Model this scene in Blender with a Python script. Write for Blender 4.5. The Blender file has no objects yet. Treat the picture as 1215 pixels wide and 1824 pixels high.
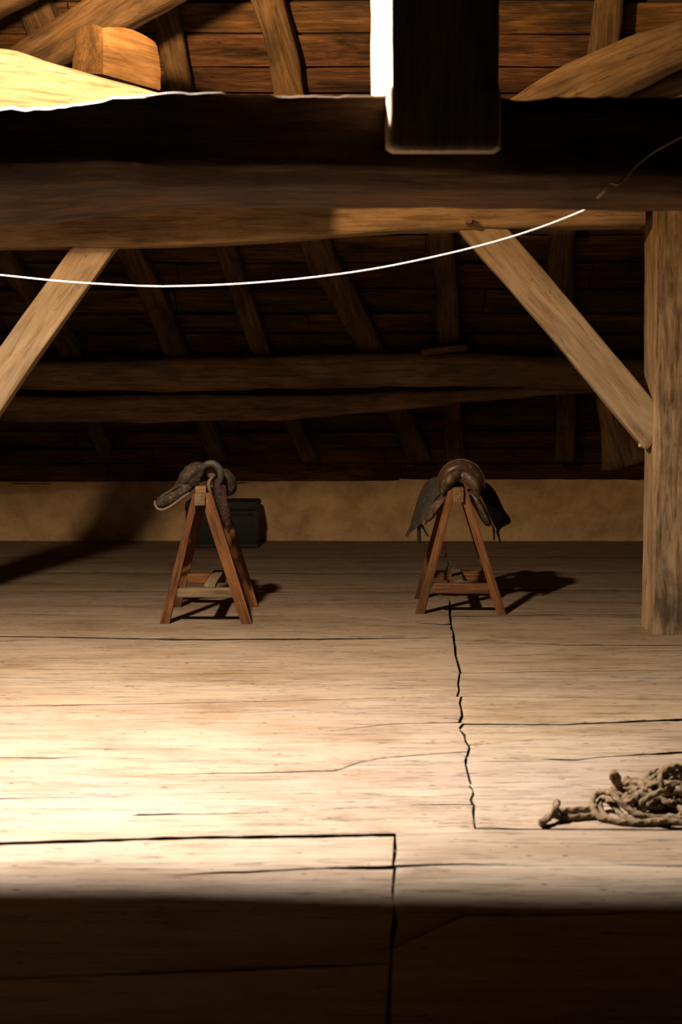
import bpy, bmesh, math, random
from mathutils import Vector, Matrix, noise
random.seed(7)
C = bpy.context.scene.collection
F, HOR, H = 2533.0, 674.0, 1.6            # focal length (px), horizon row, eye height

def P(px, py, Y):
    return Vector(((px-607.5)*Y/F, Y, H-(py-HOR)*Y/F))
T, Z0 = 0.84, 0.60                        # roof pitch, eave height
def roofP(px, py, c=0.0):
    Y = (Z0+14*T-c-H)/(T+(HOR-py)/F)
    return P(px, py, Y)
def roofXY(X, Y, c=0.0):
    return Vector((X, Y, Z0+(14-Y)*T-c))

# ------------------------------------------------------------------ materials
ALB = .52
class N:
    def __init__(s, name):
        s.m = bpy.data.materials.new(name); s.m.use_nodes = True
        s.t = s.m.node_tree; s.t.nodes.clear()
        s.out = s.new('ShaderNodeOutputMaterial'); s.b = s.new('ShaderNodeBsdfPrincipled')
        s.link(s.b.outputs[0], s.out.inputs[0])
    def new(s, k, **kw):
        n = s.t.nodes.new(k)
        for a, v in kw.items(): setattr(n, a, v)
        return n
    def link(s, a, b): s.t.links.new(a, b)
    def coords(s, scale, kind='Object', loc=(0,0,0)):
        tc = s.new('ShaderNodeTexCoord'); mp = s.new('ShaderNodeMapping')
        mp.inputs['Scale'].default_value = scale; mp.inputs['Location'].default_value = loc
        s.link(tc.outputs[kind], mp.inputs[0]); return mp.outputs[0]
    def noise(s, vec, scale, detail=6, rough=.6, dist=0.0):
        n = s.new('ShaderNodeTexNoise'); n.inputs['Scale'].default_value = scale
        n.inputs['Detail'].default_value = detail; n.inputs['Roughness'].default_value = rough
        n.inputs['Distortion'].default_value = dist; s.link(vec, n.inputs['Vector']); return n.outputs[0]
    def ramp(s, fac, stops):
        r = s.new('ShaderNodeValToRGB'); e = r.color_ramp.elements
        while len(e) < len(stops): e.new(.5)
        for i, (p, c) in enumerate(stops):
            e[i].position = p
            e[i].color = (c, c, c, 1) if isinstance(c, (int, float)) else (*c, 1)
        s.link(fac, r.inputs[0]); return r.outputs[0]
    def mix(s, a, b, fac, mode='MIX'):
        n = s.new('ShaderNodeMix', data_type='RGBA', blend_type=mode)
        for v, i in ((fac, 0), (a, 6), (b, 7)):
            if isinstance(v, (int, float)): n.inputs[i].default_value = v
            elif isinstance(v, tuple): n.inputs[i].default_value = (*v, 1)
            else: s.link(v, n.inputs[i])
        return n.outputs[2]
    def math(s, op, a, b=0.0):
        n = s.new('ShaderNodeMath', operation=op)
        for i, v in enumerate((a, b)):
            if isinstance(v, (int, float)): n.inputs[i].default_value = v
            else: s.link(v, n.inputs[i])
        return n.outputs[0]
    def bump(s, h, strength, dist=.01):
        n = s.new('ShaderNodeBump'); n.inputs['Strength'].default_value = strength
        n.inputs['Distance'].default_value = dist; s.link(h, n.inputs['Height'])
        s.link(n.outputs[0], s.b.inputs['Normal'])
    def done(s, col, rough):
        if isinstance(col, tuple): s.b.inputs['Base Color'].default_value = (*col, 1)
        else: s.link(col, s.b.inputs['Base Color'])
        if isinstance(rough, (int, float)): s.b.inputs['Roughness'].default_value = rough
        else: s.link(rough, s.b.inputs['Roughness'])
        s.b.inputs['Specular IOR Level'].default_value = .25
        return s.m

def wood(name, dark, mid, light, crack=.75, stain=.6, rough=.8, grain=1.0, bump=.6, attr=False, stretch=1.0):
    """timber whose grain runs along the object's local X"""
    n = N(name)
    oi = n.new('ShaderNodeObjectInfo')
    tc = n.new('ShaderNodeTexCoord'); mp = n.new('ShaderNodeMapping'); add = n.new('ShaderNodeVectorMath', operation='ADD')
    sc = n.new('ShaderNodeMath', operation='MULTIPLY'); sc.inputs[1].default_value = 37.0
    n.link(oi.outputs['Random'], sc.inputs[0]); n.link(tc.outputs['Object'], add.inputs[0]); n.link(sc.outputs[0], add.inputs[1])
    def co(scale):
        m = n.new('ShaderNodeMapping'); m.inputs['Scale'].default_value = scale; n.link(add.outputs[0], m.inputs[0]); return m.outputs[0]
    dark, mid, light = (tuple(c*ALB for c in q) for q in (dark, mid, light))
    g = n.noise(co((1.6*stretch, 22*grain, 22*grain)), 1.6, 8, .65, .6)
    col = n.ramp(g, [(.30, dark), (.50, mid), (.72, light)])
    s1 = n.noise(co((1.1*stretch, 3.2, 3.2)), 1.5, 5, .6, .5)
    st = n.ramp(s1, [(.34, 1-stain), (.58, 1.0)])
    col = n.mix(col, st, 1.0, 'MULTIPLY')
    c1 = n.noise(co((.9*stretch, 20*grain, 20*grain)), 1.3, 3, .5, .9)
    ck = n.ramp(n.math('ABSOLUTE', n.math('SUBTRACT', c1, .5)), [(.0, 1-crack), (.012, 1.0)])
    msk = n.ramp(n.noise(co((1.4*stretch, 4, 4)), 2.3, 2), [(.48, 1.0), (.60, 0.0)])
    ck = n.mix(ck, (1, 1, 1), msk)
    col = n.mix(col, ck, 1.0, 'MULTIPLY')
    if attr:
        a = n.new('ShaderNodeVertexColor'); a.layer_name = 'tone'
        col = n.mix(col, a.outputs[0], 1.0, 'MULTIPLY')
    fine = n.noise(co((5*stretch, 60, 60)), 2.0, 4)
    h = n.math('ADD', n.math('MULTIPLY', g, .7), n.math('ADD', n.math('MULTIPLY', fine, .25), n.math('MULTIPLY', ck, .5)))
    n.bump(h, bump, .012)
    return n.done(col, rough)

M = {}
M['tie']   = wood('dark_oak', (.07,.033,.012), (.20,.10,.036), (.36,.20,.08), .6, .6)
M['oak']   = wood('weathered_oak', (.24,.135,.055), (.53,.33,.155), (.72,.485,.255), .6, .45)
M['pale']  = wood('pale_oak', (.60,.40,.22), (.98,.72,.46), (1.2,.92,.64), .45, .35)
M['brown'] = wood('brown_oak', (.12,.062,.025), (.27,.155,.065), (.40,.25,.12), .65, .5)
M['orange']= wood('end_cut_oak', (.22,.11,.035), (.42,.225,.08), (.55,.33,.14), .75, .45)
M['rafter']= wood('rafter_wood', (.09,.046,.018), (.22,.125,.052), (.36,.22,.105), .6, .6)
M['roof']  = wood('roof_board_wood', (.06,.025,.007), (.20,.092,.026), (.38,.20,.07), .8, .8, attr=True)
M['trestle']=wood('trestle_pine', (.06,.020,.005), (.25,.088,.018), (.42,.19,.055), .5, .6, grain=1.6)
M['grey']  = wood('grey_pine', (.12,.072,.030), (.28,.18,.082), (.40,.275,.145), .5, .5, grain=1.6)
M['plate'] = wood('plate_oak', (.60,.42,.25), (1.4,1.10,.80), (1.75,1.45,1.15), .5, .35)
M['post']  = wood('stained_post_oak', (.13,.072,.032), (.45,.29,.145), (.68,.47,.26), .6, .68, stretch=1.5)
M['brace'] = wood('brace_oak', (.38,.235,.11), (.64,.44,.235), (.76,.56,.33), .5, .32, grain=.8)
M['peg']   = wood('peg_wood', (.22,.14,.07), (.36,.24,.13), (.45,.32,.19), .3, .3)

def floor_mat():
    n = N('worn_floor_planks')
    g = n.noise(n.coords((1.1, 15, 15)), 1.7, 9, .66, .7)
    col = n.ramp(g, [(.24, (.15,.105,.068)), (.42, (.262,.204,.150)), (.74, (.315,.254,.195))])
    st = n.ramp(n.noise(n.coords((.7, 1.7, 1.7)), 1.5, 6, .62, .4), [(.30, (.72,.63,.53)), (.54, (1,1,1))])
    col = n.mix(col, st, 1.0, 'MULTIPLY')
    for sc, loc, wd, lo, m0 in (((.55, 13, 13), (3,5,1), .016, .30, .52), ((1.3, 26, 26), (8,1,4), .022, .45, .50)):
        c1 = n.noise(n.coords(sc, loc=loc), 1.3, 5, .58, .7)
        ck = n.ramp(n.math('ABSOLUTE', n.math('SUBTRACT', c1, .5)), [(.0, lo), (wd, 1.0)])
        ms = n.ramp(n.noise(n.coords((1.1, 4, 4), loc=loc), 1.6, 3), [(m0, 1.0), (m0+.08, 0.0)])
        ms = n.math('SUBTRACT', 1.0, ms)
        ck = n.mix((1,1,1), ck, n.math('SUBTRACT', 1.0, n.math('MULTIPLY', 1.0, ms)))
        ck2 = ck
        col = n.mix(col, ck, 1.0, 'MULTIPLY')
    for sc, scl, t0, lo, cut in (((.55, 1.0, 1), 4.4, .035, .22, .50), ((.5, 1.1, 1), 11.0, .05, .40, .47), ((.30, 1.6, 1), 6.0, .05, .35, .45)):
        v = n.new('ShaderNodeTexVoronoi', voronoi_dimensions='2D'); v.inputs['Scale'].default_value = scl
        n.link(n.coords(sc, loc=(scl, scl*2, 0)), v.inputs['Vector'])
        d = n.math('ADD', v.outputs['Distance'], n.math('MULTIPLY', n.noise(n.coords((22,50,1)), 1, 3), .05))
        sp = n.ramp(d, [(t0, lo), (t0+.03, 1.0)])
        mk = n.ramp(n.noise(n.coords((1,1,1), loc=(7,scl,7)), 4.0, 2), [(cut, 1.0), (cut+.04, 0.0)])
        col = n.mix(col, n.mix((1,1,1), sp, mk), 1.0, 'MULTIPLY')
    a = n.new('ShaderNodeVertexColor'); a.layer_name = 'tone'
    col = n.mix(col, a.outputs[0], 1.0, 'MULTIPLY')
    h = n.math('ADD', n.math('MULTIPLY', g, .8), n.math('MULTIPLY', ck2, .6))
    n.bump(h, .4, .01)
    return n.done(col, .72)
M['floor'] = floor_mat()

def plaster():
    n = N('earth_plaster')
    a = n.noise(n.coords((1, 1, 1)), 3.0, 8, .65, .3)
    col = n.ramp(a, [(.3, (.33,.21,.10)), (.55, (.54,.365,.185)), (.75, (.62,.44,.235))])
    b = n.noise(n.coords((1, 1, 1), loc=(4,2,1)), 9.0, 6, .7, 1.5)
    ck = n.ramp(n.math('ABSOLUTE', n.math('SUBTRACT', b, .5)), [(.0, .55), (.012, 1.0)])
    ms = n.ramp(n.noise(n.coords((1,1,1), loc=(9,2,1)), 4.0, 2), [(.52, 1.0), (.6, 0.0)])
    col = n.mix(col, n.mix(ck, (1,1,1), ms), 1.0, 'MULTIPLY')
    n.bump(n.noise(n.coords((1,1,1)), 14, 8, .6), .6, .03)
    return n.done(col, .95)
M['plaster'] = plaster()

def simple(name, c1, c2, scale=14, rough=.6, bump=.4, bd=.006, stretch=(1,1,1), scuff=None):
    n = N(name)
    a = n.noise(n.coords(stretch), scale, 7, .62, .4)
    col = n.ramp(a, [(.32, c1), (.68, c2)])
    if scuff:
        s = n.ramp(n.noise(n.coords((1,1,1), loc=(2,3,4)), scale*2.5, 6, .7), [(.55, 0.0), (.68, 1.0)])
        col = n.mix(col, scuff, s)
    n.bump(n.noise(n.coords(stretch), scale*3, 5), bump, bd)
    return n.done(col, rough)
M['leather']  = simple('worn_brown_leather', (.022,.011,.006), (.052,.026,.012), 12, .40, .25, .004, scuff=(.085,.052,.028))
M['leather_d']= simple('black_leather_shaded_flap', (.006,.005,.0045), (.014,.011,.009), 12, .5, .25, .004)
M['flap']     = simple('grey_worn_leather', (.024,.019,.013), (.050,.039,.027), 9, .5, .3, .004, scuff=(.075,.06,.042))
M['panel']    = simple('panel_lining', (.026,.016,.008), (.105,.068,.038), 14, .5, .5, .006, scuff=(.20,.135,.08))
M['piping']   = simple('light_piping', (.075,.05,.027), (.13,.092,.052), 20, .7, .2)
M['dusty']    = simple('dusty_cracked_leather', (.018,.010,.005), (.058,.037,.020), 20, .75, 1.0, .016, scuff=(.15,.105,.062))
M['rag']      = simple('torn_leather', (.012,.005,.003), (.050,.022,.011), 28, .75, 1.0, .018, scuff=(.10,.065,.036))
M['felt']     = simple('tan_felt', (.075,.052,.03), (.115,.082,.048), 24, .9, .4)
M['rope']     = simple('hemp_rope', (.08,.052,.025), (.20,.14,.080), 40, .9, .5, .004)
M['cord']     = simple('white_cord', (.80,.76,.70), (.86,.83,.78), 60, .7, .1)
M['twine']    = simple('grey_twine', (.35,.29,.22), (.5,.43,.34), 60, .9, .1)
M['trunk']    = simple('black_painted_board', (.0065,.0068,.0056), (.011,.0115,.0095), 10, .6, .2)
M['iron']     = simple('rusty_iron', (.06,.04,.03), (.14,.09,.06), 60, .6, .3)
M['under']    = simple('under_floor_dirt', (.02,.013,.008), (.035,.022,.014), 5, .95, .2)

# ------------------------------------------------------------------ object helpers
def link(name, verts, faces, mat, parent=None, loc=None, mtx=None, smooth=True):
    me = bpy.data.meshes.new(name)
    o = bpy.data.objects.new(name, me); C.objects.link(o)
    if mtx is not None:
        inv = mtx.inverted(); verts = [inv @ Vector(v) for v in verts]
    elif loc is not None:
        verts = [Vector(v)-Vector(loc) for v in verts]
    elif parent is not None:
        inv = parent.matrix_basis.inverted(); verts = [inv @ Vector(v) for v in verts]
    me.from_pydata([tuple(v) for v in verts], [], faces); me.update()
    bm = bmesh.new(); bm.from_mesh(me); bmesh.ops.recalc_face_normals(bm, faces=bm.faces); bm.to_mesh(me); bm.free()
    if smooth:
        for p in me.polygons: p.use_smooth = True
        me.set_sharp_from_angle(angle=math.radians(50))
    me.materials.append(mat)
    if mtx is not None: o.matrix_basis = mtx
    elif loc is not None: o.location = loc
    if parent is not None: o.parent = parent
    return o
def tag(o, label, cat, group=None):
    o['label'] = label; o['category'] = cat
    if group: o['group'] = group
    return o
def struct(o): o['kind'] = 'structure'; return o
def empty(name, loc, label, cat, rz=0, group=None):
    o = bpy.data.objects.new(name, None); C.objects.link(o)
    o.empty_display_size = .1
    o.matrix_basis = Matrix.Translation(loc) @ Matrix.Rotation(rz, 4, 'Z')
    return tag(o, label, cat, group)

def catmull(pts, n=10):
    pts = [Vector(p) for p in pts]
    if len(pts) < 3: return [pts[0].lerp(pts[-1], i/n) for i in range(n+1)]
    out = []
    for i in range(len(pts)-1):
        p0 = pts[i-1] if i else pts[0]*2-pts[1]
        p1, p2 = pts[i], pts[i+1]
        p3 = pts[i+2] if i+2 < len(pts) else pts[-1]*2-pts[-2]
        for k in range(n):
            t = k/n
            out.append(.5*((2*p1)+(p2-p0)*t+(2*p0-5*p1+4*p2-p3)*t*t+(3*p1-p0-3*p2+p3)*t**3))
    out.append(pts[-1]); return out
def resample(pts, step):
    L = [0.0]
    for a, b in zip(pts, pts[1:]): L.append(L[-1]+(b-a).length)
    n = max(2, int(L[-1]/step)); out = []; j = 0
    for i in range(n+1):
        d = L[-1]*i/n
        while j < len(L)-2 and L[j+1] < d: j += 1
        t = (d-L[j])/max(1e-9, L[j+1]-L[j]); out.append(pts[j].lerp(pts[j+1], t))
    return out
def section(w, h, r, n=6, jit=None):
    """rounded rectangle, CCW, corner radius r"""
    pts = []
    cs = [(w/2-r, h/2-r, 0), (-w/2+r, h/2-r, 90), (-w/2+r, -h/2+r, 180), (w/2-r, -h/2+r, 270)]
    arcs = []
    for cx, cz, a in cs:
        arcs.append([(cx+r*math.cos(math.radians(a+90*i/3)), cz+r*math.sin(math.radians(a+90*i/3))) for i in range(4)])
    for i in range(4):
        pts += arcs[i]
        a, b = arcs[i][-1], arcs[(i+1) % 4][0]
        for k in range(1, n): pts.append((a[0]+(b[0]-a[0])*k/n, a[1]+(b[1]-a[1])*k/n))
    return pts
def loft(rings, closed=True, cap=True):
    m = len(rings[0]); V = [p for r in rings for p in r]; Fc = []
    for i in range(len(rings)-1):
        for j in range(m if closed else m-1):
            k = (j+1) % m
            Fc.append((i*m+j, i*m+k, (i+1)*m+k, (i+1)*m+j))
    if cap and closed:
        for i in (0, len(rings)-1):
            c = sum((Vector(p) for p in rings[i]), Vector())/m
            V.append(c); ci = len(V)-1
            for j in range(m): Fc.append((i*m+j, i*m+(j+1) % m, ci))
    return V, Fc
def lerp_list(vals, t):
    x = t*(len(vals)-1); i = min(int(x), len(vals)-2); f = x-i
    return vals[i]*(1-f)+vals[i+1]*f
def frame(p0, p1, up=(0,0,1)):
    x = (Vector(p1)-Vector(p0)).normalized(); u = Vector(up)
    y = u.cross(x).normalized(); z = x.cross(y)
    return Matrix(((x.x,y.x,z.x,p0[0]),(x.y,y.y,z.y,p0[1]),(x.z,y.z,z.z,p0[2]),(0,0,0,1)))
def timber(name, pts, w, h, mat, r=.25, amp=.012, up=(0,0,1), step=.05, poly=None, parent=None, ns=7, freq=1.0, spline=True, roll=0.0):
    """hewn timber swept along world points; w across, h along 'up'; lists give taper"""
    w = w if isinstance(w, list) else [w, w]; h = h if isinstance(h, list) else [h, h]
    mtx = frame(pts[0], pts[-1], up); inv = mtx.inverted()
    path = resample(catmull([inv @ Vector(p) for p in pts], 12) if spline else [inv @ Vector(p) for p in pts], step)
    sd = random.random()*50; rings = []; n = len(path)
    for i, p in enumerate(path):
        t = i/(n-1); a = path[max(0, i-1)]; b = path[min(n-1, i+1)]
        d = (b-a).normalized(); yv = Vector((0,0,1)).cross(d).normalized(); zv = d.cross(yv)
        W, Hh = lerp_list(w, t), lerp_list(h, t)
        sec = poly if poly else section(1, 1, r, ns)
        ring = []
        for (sy, sz) in sec:
            if not poly: q = Vector((0, sy*W, sz*Hh))
            else: q = Vector((0, sy, sz))
            if roll: q = Matrix.Rotation(roll*t, 3, 'X') @ q
            nx = noise.noise(Vector((p.x*1.3*freq+sd, q.y*6, q.z*6)))*.7 + noise.noise(Vector((p.x*5*freq+sd, q.y*14, q.z*14+9)))*.35
            k = q.length or 1
            q = q*(1+amp*nx/k*1.6)
            ring.append(p + yv*q.y + zv*q.z)
        rings.append(ring)
    # eased ends
    def inset(ring, d):
        c = sum(ring, Vector())/len(ring)
        return [v+(c-v).normalized()*.012+d*.008 for v in ring]
    d0 = (path[0]-path[1]).normalized(); d1 = (path[-1]-path[-2]).normalized()
    rings = [inset(rings[0], d0)]+rings+[inset(rings[-1], d1)]
    V, Fc = loft(rings)
    V = [mtx @ v for v in V]
    if parent is not None:
        o = link(name, V, Fc, mat, mtx=mtx); o.parent = parent; o.matrix_parent_inverse = parent.matrix_basis.inverted(); return o
    return link(name, V, Fc, mat, mtx=mtx)
def tube(path, rad, n=10, lobes=0, pitch=.05, taper=False):
    rings = []; L = 0; prev = None
    up = Vector((.13, .21, 1)).normalized(); m = len(path); nrm = None
    for i, p in enumerate(path):
        d = (path[min(m-1, i+1)]-path[max(0, i-1)]).normalized()
        if nrm is None: nrm = (up-d*up.dot(d)).normalized()
        else:
            nrm = nrm-d*nrm.dot(d)
            nrm = nrm.normalized() if nrm.length > 1e-6 else Vector((1,0,0))
        b = d.cross(nrm)
        if i: L += (p-path[i-1]).length
        R = rad(i/(m-1)) if callable(rad) else rad
        ring = []
        for k in range(n):
            a = 2*math.pi*k/n
            rr = R
            if lobes: rr = R*(1+.16*math.cos(lobes*a+2*math.pi*L/pitch))
            ring.append(p+nrm*math.cos(a)*rr+b*math.sin(a)*rr)
        rings.append(ring)
    return loft(rings)
def box(x0, x1, y0, y1, z0, z1, bev=.006):
    bm = bmesh.new(); bmesh.ops.create_cube(bm, size=1)
    for v in bm.verts:
        v.co = Vector(((x0+x1)/2+v.co.x*(x1-x0), (y0+y1)/2+v.co.y*(y1-y0), (z0+z1)/2+v.co.z*(z1-z0)))
    bmesh.ops.bevel(bm, geom=bm.edges[:], offset=bev, segments=2, affect='EDGES', profile=.6)
    bm.verts.index_update()
    V = [v.co.copy() for v in bm.verts]; Fc = [[v.index for v in f.verts] for f in bm.faces]; bm.free(); return V, Fc
def merge(parts):
    V = []; Fc = []
    for v, f in parts:
        o = len(V); V += list(v); Fc += [tuple(i+o for i in q) for q in f]
    return V, Fc
def sheet(grid, th, push=None):
    """grid[r][c] of points -> solid sheet of thickness th"""
    R, Cn = len(grid), len(grid[0]); top = []; bot = []
    for i in range(R):
        for j in range(Cn):
            a = grid[min(R-1, i+1)][j]-grid[max(0, i-1)][j]; b = grid[i][min(Cn-1, j+1)]-grid[i][max(0, j-1)]
            nn = a.cross(b); nn = nn.normalized() if nn.length > 1e-9 else Vector((0,0,1))
            edge = i in (0, R-1) or j in (0, Cn-1)
            t = (th(i/(R-1), j/(Cn-1)) if callable(th) else th)*(.55 if edge else 1)
            top.append(grid[i][j]+nn*t/2); bot.append(grid[i][j]-nn*t/2)
    V = top+bot; o = R*Cn; Fc = []
    for i in range(R-1):
        for j in range(Cn-1):
            a, b, c, d = i*Cn+j, i*Cn+j+1, (i+1)*Cn+j+1, (i+1)*Cn+j
            Fc += [(a, b, c, d), (o+d, o+c, o+b, o+a)]
    per = [(0, j) for j in range(Cn)]+[(i, Cn-1) for i in range(1, R)]+[(R-1, j) for j in range(Cn-2, -1, -1)]+[(i, 0) for i in range(R-2, 0, -1)]
    idx = [i*Cn+j for i, j in per]
    for k in range(len(idx)):
        a, b = idx[k], idx[(k+1) % len(idx)]
        Fc.append((b, a, o+a, o+b))
    return V, Fc
def between(c0, c1, rows=10, cols=24, bulge=Vector()):
    """grid between two edge curves"""
    a = resample(catmull(c0, 12), 1e-3); b = resample(catmull(c1, 12), 1e-3); g = []
    for i in range(rows+1):
        s = i/rows; row = []
        for j in range(cols+1):
            t = j/cols
            pa = a[min(len(a)-1, int(t*(len(a)-1)+.5))]; pb = b[min(len(b)-1, int(t*(len(b)-1)+.5))]
            row.append(pa.lerp(pb, s)+bulge*(math.sin(math.pi*s)*math.sin(math.pi*min(1, t*1.1))))
        g.append(row)
    return g
def extrude_profile(poly, y0, y1, bev=.005):
    """(x,z) polygon extruded along y with a small bevel"""
    bm = bmesh.new()
    vs = [bm.verts.new((x, y0, z)) for x, z in poly]
    f = bm.faces.new(vs)
    r = bmesh.ops.extrude_face_region(bm, geom=[f])
    bmesh.ops.translate(bm, verts=[g for g in r['geom'] if isinstance(g, bmesh.types.BMVert)], vec=(0, y1-y0, 0))
    bmesh.ops.recalc_face_normals(bm, faces=bm.faces)
    bmesh.ops.bevel(bm, geom=bm.edges[:], offset=bev, segments=2, affect='EDGES', profile=.6)
    bm.verts.index_update()
    V = [v.co.copy() for v in bm.verts]; Fc = [[v.index for v in g.verts] for g in bm.faces]; bm.free(); return V, Fc
def set_tone(me, tones):
    """tones: one RGB per polygon"""
    ca = me.color_attributes.new('tone', 'FLOAT_COLOR', 'CORNER')
    for p in me.polygons:
        c = tones[p.index]
        for li in p.loop_indices: ca.data[li].color = (*c, 1)

# ------------------------------------------------------------------ floor: planks with real gaps
XL, XR = -4.6, 4.6
def fY(py): return F*H/(py-HOR)
def conv(lst, k=1.0): return [((px-607.5)*fY(py)/F, fY(py), (g*k+(1.2 if g > 1 else 0))/1000) for px, py, g in lst]
def ev(lst, x):
    if x <= lst[0][0]: return lst[0][1], lst[0][2]
    for a, b in zip(lst, lst[1:]):
        if x <= b[0]:
            t = (x-a[0])/max(1e-6, b[0]-a[0]); return a[1]+(b[1]-a[1])*t, a[2]+(b[2]-a[2])*t
    return lst[-1][1], lst[-1][2]
seams = [  # (left of the joint, right of the joint), each (px, py, gap mm)
 ([(0,2250,5),(1215,2250,5)], [(0,2250,5),(1215,2250,5)]),
 ([(0,1742,10),(480,1724,14),(697,1716,8)], [(697,1690,6),(830,1628,8),(1000,1630,10),(1215,1624,6)]),
 ([(0,1557,0),(250,1557,1),(330,1555,4),(390,1552,12),(470,1550,20),(560,1547,8),(600,1546,22),(703,1543,34)], [(705,1541,20),(830,1538,14),(960,1540,3),(1100,1539,4),(1215,1541,14)]),
 ([(0,1503,28),(300,1494,40),(500,1490,34),(703,1486,36)], [(705,1478,24),(848,1474,16),(1000,1475,16),(1215,1477,18)]),
 ([(0,1456,0),(232,1454,0),(236,1452,34),(330,1450,20),(560,1445,4),(700,1436,2),(770,1433,9),(846,1432,12)], [(847,1433,1),(1215,1428,1)]),
 ([(0,1422,16),(60,1421,12),(180,1418,4),(800,1400,1)], [(840,1396,3),(930,1392,10),(1000,1391,4),(1215,1386,1)]),
 ([(0,1395,0),(200,1386,1),(280,1379,12),(440,1377,20),(600,1373,20),(640,1358,14),(680,1350,12),(790,1341,10),(830,1338,16)], [(833,1350,3),(960,1351,8),(985,1352,30),(1030,1354,22),(1070,1349,16),(1130,1345,28),(1215,1340,42)]),
 ([(0,1349,18),(100,1350,26),(170,1345,14),(188,1343,2),(300,1340,3),(500,1333,9),(610,1327,10),(830,1320,10)], [(840,1326,12),(960,1315,8),(1080,1308,2),(1215,1302,2)]),
 ([(0,1312,4),(300,1310,4),(600,1300,5),(700,1288,10),(822,1286,18)], [(830,1289,24),(1000,1290,26),(1215,1281,44)]),
 ([(0,1257,8),(100,1256,10),(400,1250,4),(800,1240,3)], [(830,1240,3),(1215,1243,8)]),
 ([(0,1200,5),(250,1199,8),(800,1197,5)], [(830,1198,16),(980,1195,16),(1215,1193,10)]),
 ([(0,1133,25),(180,1136,32),(350,1139,50),(640,1137,40),(800,1135,6)], [(810,1140,6),(1020,1148,20),(1215,1149,20)]),
 ([(0,1092,8),(600,1096,8),(740,1109,14),(790,1112,60),(803,1111,80)], [(806,1097,26),(1000,1094,14),(1215,1094,8)]),
 ([(0,1052,24),(800,1054,24)], [(806,1050,24),(1215,1052,24)]),
 ([(0,1020,30),(800,1021,30)], [(800,1020,30),(1215,1019,30)]),
 ([(0,992,30),(800,992,30)], [(800,991,30),(1215,992,30)]),
 ([(0,955,0),(1215,955,0)], [(0,955,0),(1215,955,0)]),
]
seams = [(conv(a), conv(b)) for a, b in seams]
Jfar = conv([(793,955,4),(800,1040,7),(803,1113,14),(811,1150,11),(817,1200,10),(821,1270,11),(829,1330,9),(837,1400,8),(848,1474,8)])
Jnear = conv([(703,1480,9),(703,1560,10),(697,1700,9),(694,1824,9),(690,2250,9)])
def evJ(lst, y):
    l = sorted((b, a, g) for a, b, g in lst)
    v, g = ev([(q[0], q[1], q[2]) for q in l], y); return v, g
def build_floor():
    V = []; Fc = []; tones = []
    vs = [0, .015, .25, .5, .75, .985, 1]
    for k in range(len(seams)-1):
        for side in (0, 1):
            lo, hi = seams[k][side], seams[k+1][side]
            J = Jnear if k < 3 else Jfar
            dz = random.uniform(-.004, .004)*.2; tn = random.uniform(.95, 1.05)+(.06 if 2 < k < 6 else 0)-(.15 if side == 1 and k in (1, 2) else 0)  # tone also carries light: pool on near planks, dimness on right ones
            if k >= 11: tn *= .74  # far planks browner, and darkened further for the light's falloff
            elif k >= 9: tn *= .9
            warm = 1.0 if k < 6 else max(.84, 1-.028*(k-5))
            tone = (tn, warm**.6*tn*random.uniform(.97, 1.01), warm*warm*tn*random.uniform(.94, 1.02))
            nu = 190; base = len(V); nv = len(vs); sd = random.random()*90
            for i in range(nu+1):
                u = i/nu
                ue = min(u, 1-u)
                for j, v in enumerate(vs):
                    x0 = XL if side == 0 else XR
                    xg = .45+.06*(sum(ev(lo, .6))-5) if k >= 3 else .17
                    ymid = ev(lo, xg)[0]*(1-v)+ev(hi, xg)[0]*v
                    xj, gj = evJ(J, ymid)
                    jag = .016*noise.noise(Vector((ymid*9, 3.1+k, 0)))+.02*noise.noise(Vector((ymid*3, 1.1, 0)))
                    xj += jag+(-1 if side == 0 else 1)*(gj/2)*(1+.55*noise.noise(Vector((ymid*11, 7.7*side, 1.3))))
                    uu = u if side == 0 else 1-u
                    x = x0+(xj-x0)*(1-(1-u)**1.0)
                    y0, g0 = ev(lo, x); y1, g1 = ev(hi, x)
                    def wob(kk, xx): return .012*noise.noise(Vector((xx*2.1, kk*5.3, .5)))+.005*noise.noise(Vector((xx*9, kk*3.3, .5)))
                    def gg(g, kk, xx, s): return g/2*(1+.45*noise.noise(Vector((xx*5, kk*2.2, s)))+.4*noise.noise(Vector((xx*19, kk*2.2, s))))
                    y0 += wob(k, x)+max(0, gg(g0, k, x, 1.5)); y1 += wob(k+1, x)-max(0, gg(g1, k+1, x, 4.5))
                    y = y0+(y1-y0)*v
                    gedge = g0 if j <= 1 else g1
                    z = dz+.0012*noise.noise(Vector((x*1.2, y*2.5, sd)))
                    if j in (0, nv-1) or i == nu: z -= .0025 if (gedge > .004 or i == nu) else .0
                    if gedge <= .004 and j in (0, 1, nv-2, nv-1): z = z*.2
                    V.append(Vector((x, y, z)))
            for i in range(nu):
                for j in range(nv-1):
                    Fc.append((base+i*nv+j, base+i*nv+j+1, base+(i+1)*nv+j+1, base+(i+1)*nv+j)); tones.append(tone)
            per = [i*nv for i in range(nu+1)]+[nu*nv+j for j in range(1, nv)]+[i*nv+nv-1 for i in range(nu-1, -1, -1)]
            b2 = len(V); V += [V[base+p]-Vector((0, 0, .045)) for p in per]
            for q in range(len(per)-1):
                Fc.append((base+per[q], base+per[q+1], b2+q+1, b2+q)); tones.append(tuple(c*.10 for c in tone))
    o = link('floor', V, Fc, M['floor'], loc=(0,0,0))
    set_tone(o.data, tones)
    struct(o)
    V, Fc = box(XL, XR, 2.3, 14.3, -.12, -.055, .002)
    struct(link('floor_underlay', V, Fc, M['under'], loc=(0,0,0), smooth=False)).name = 'trim_1'
build_floor()

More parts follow.
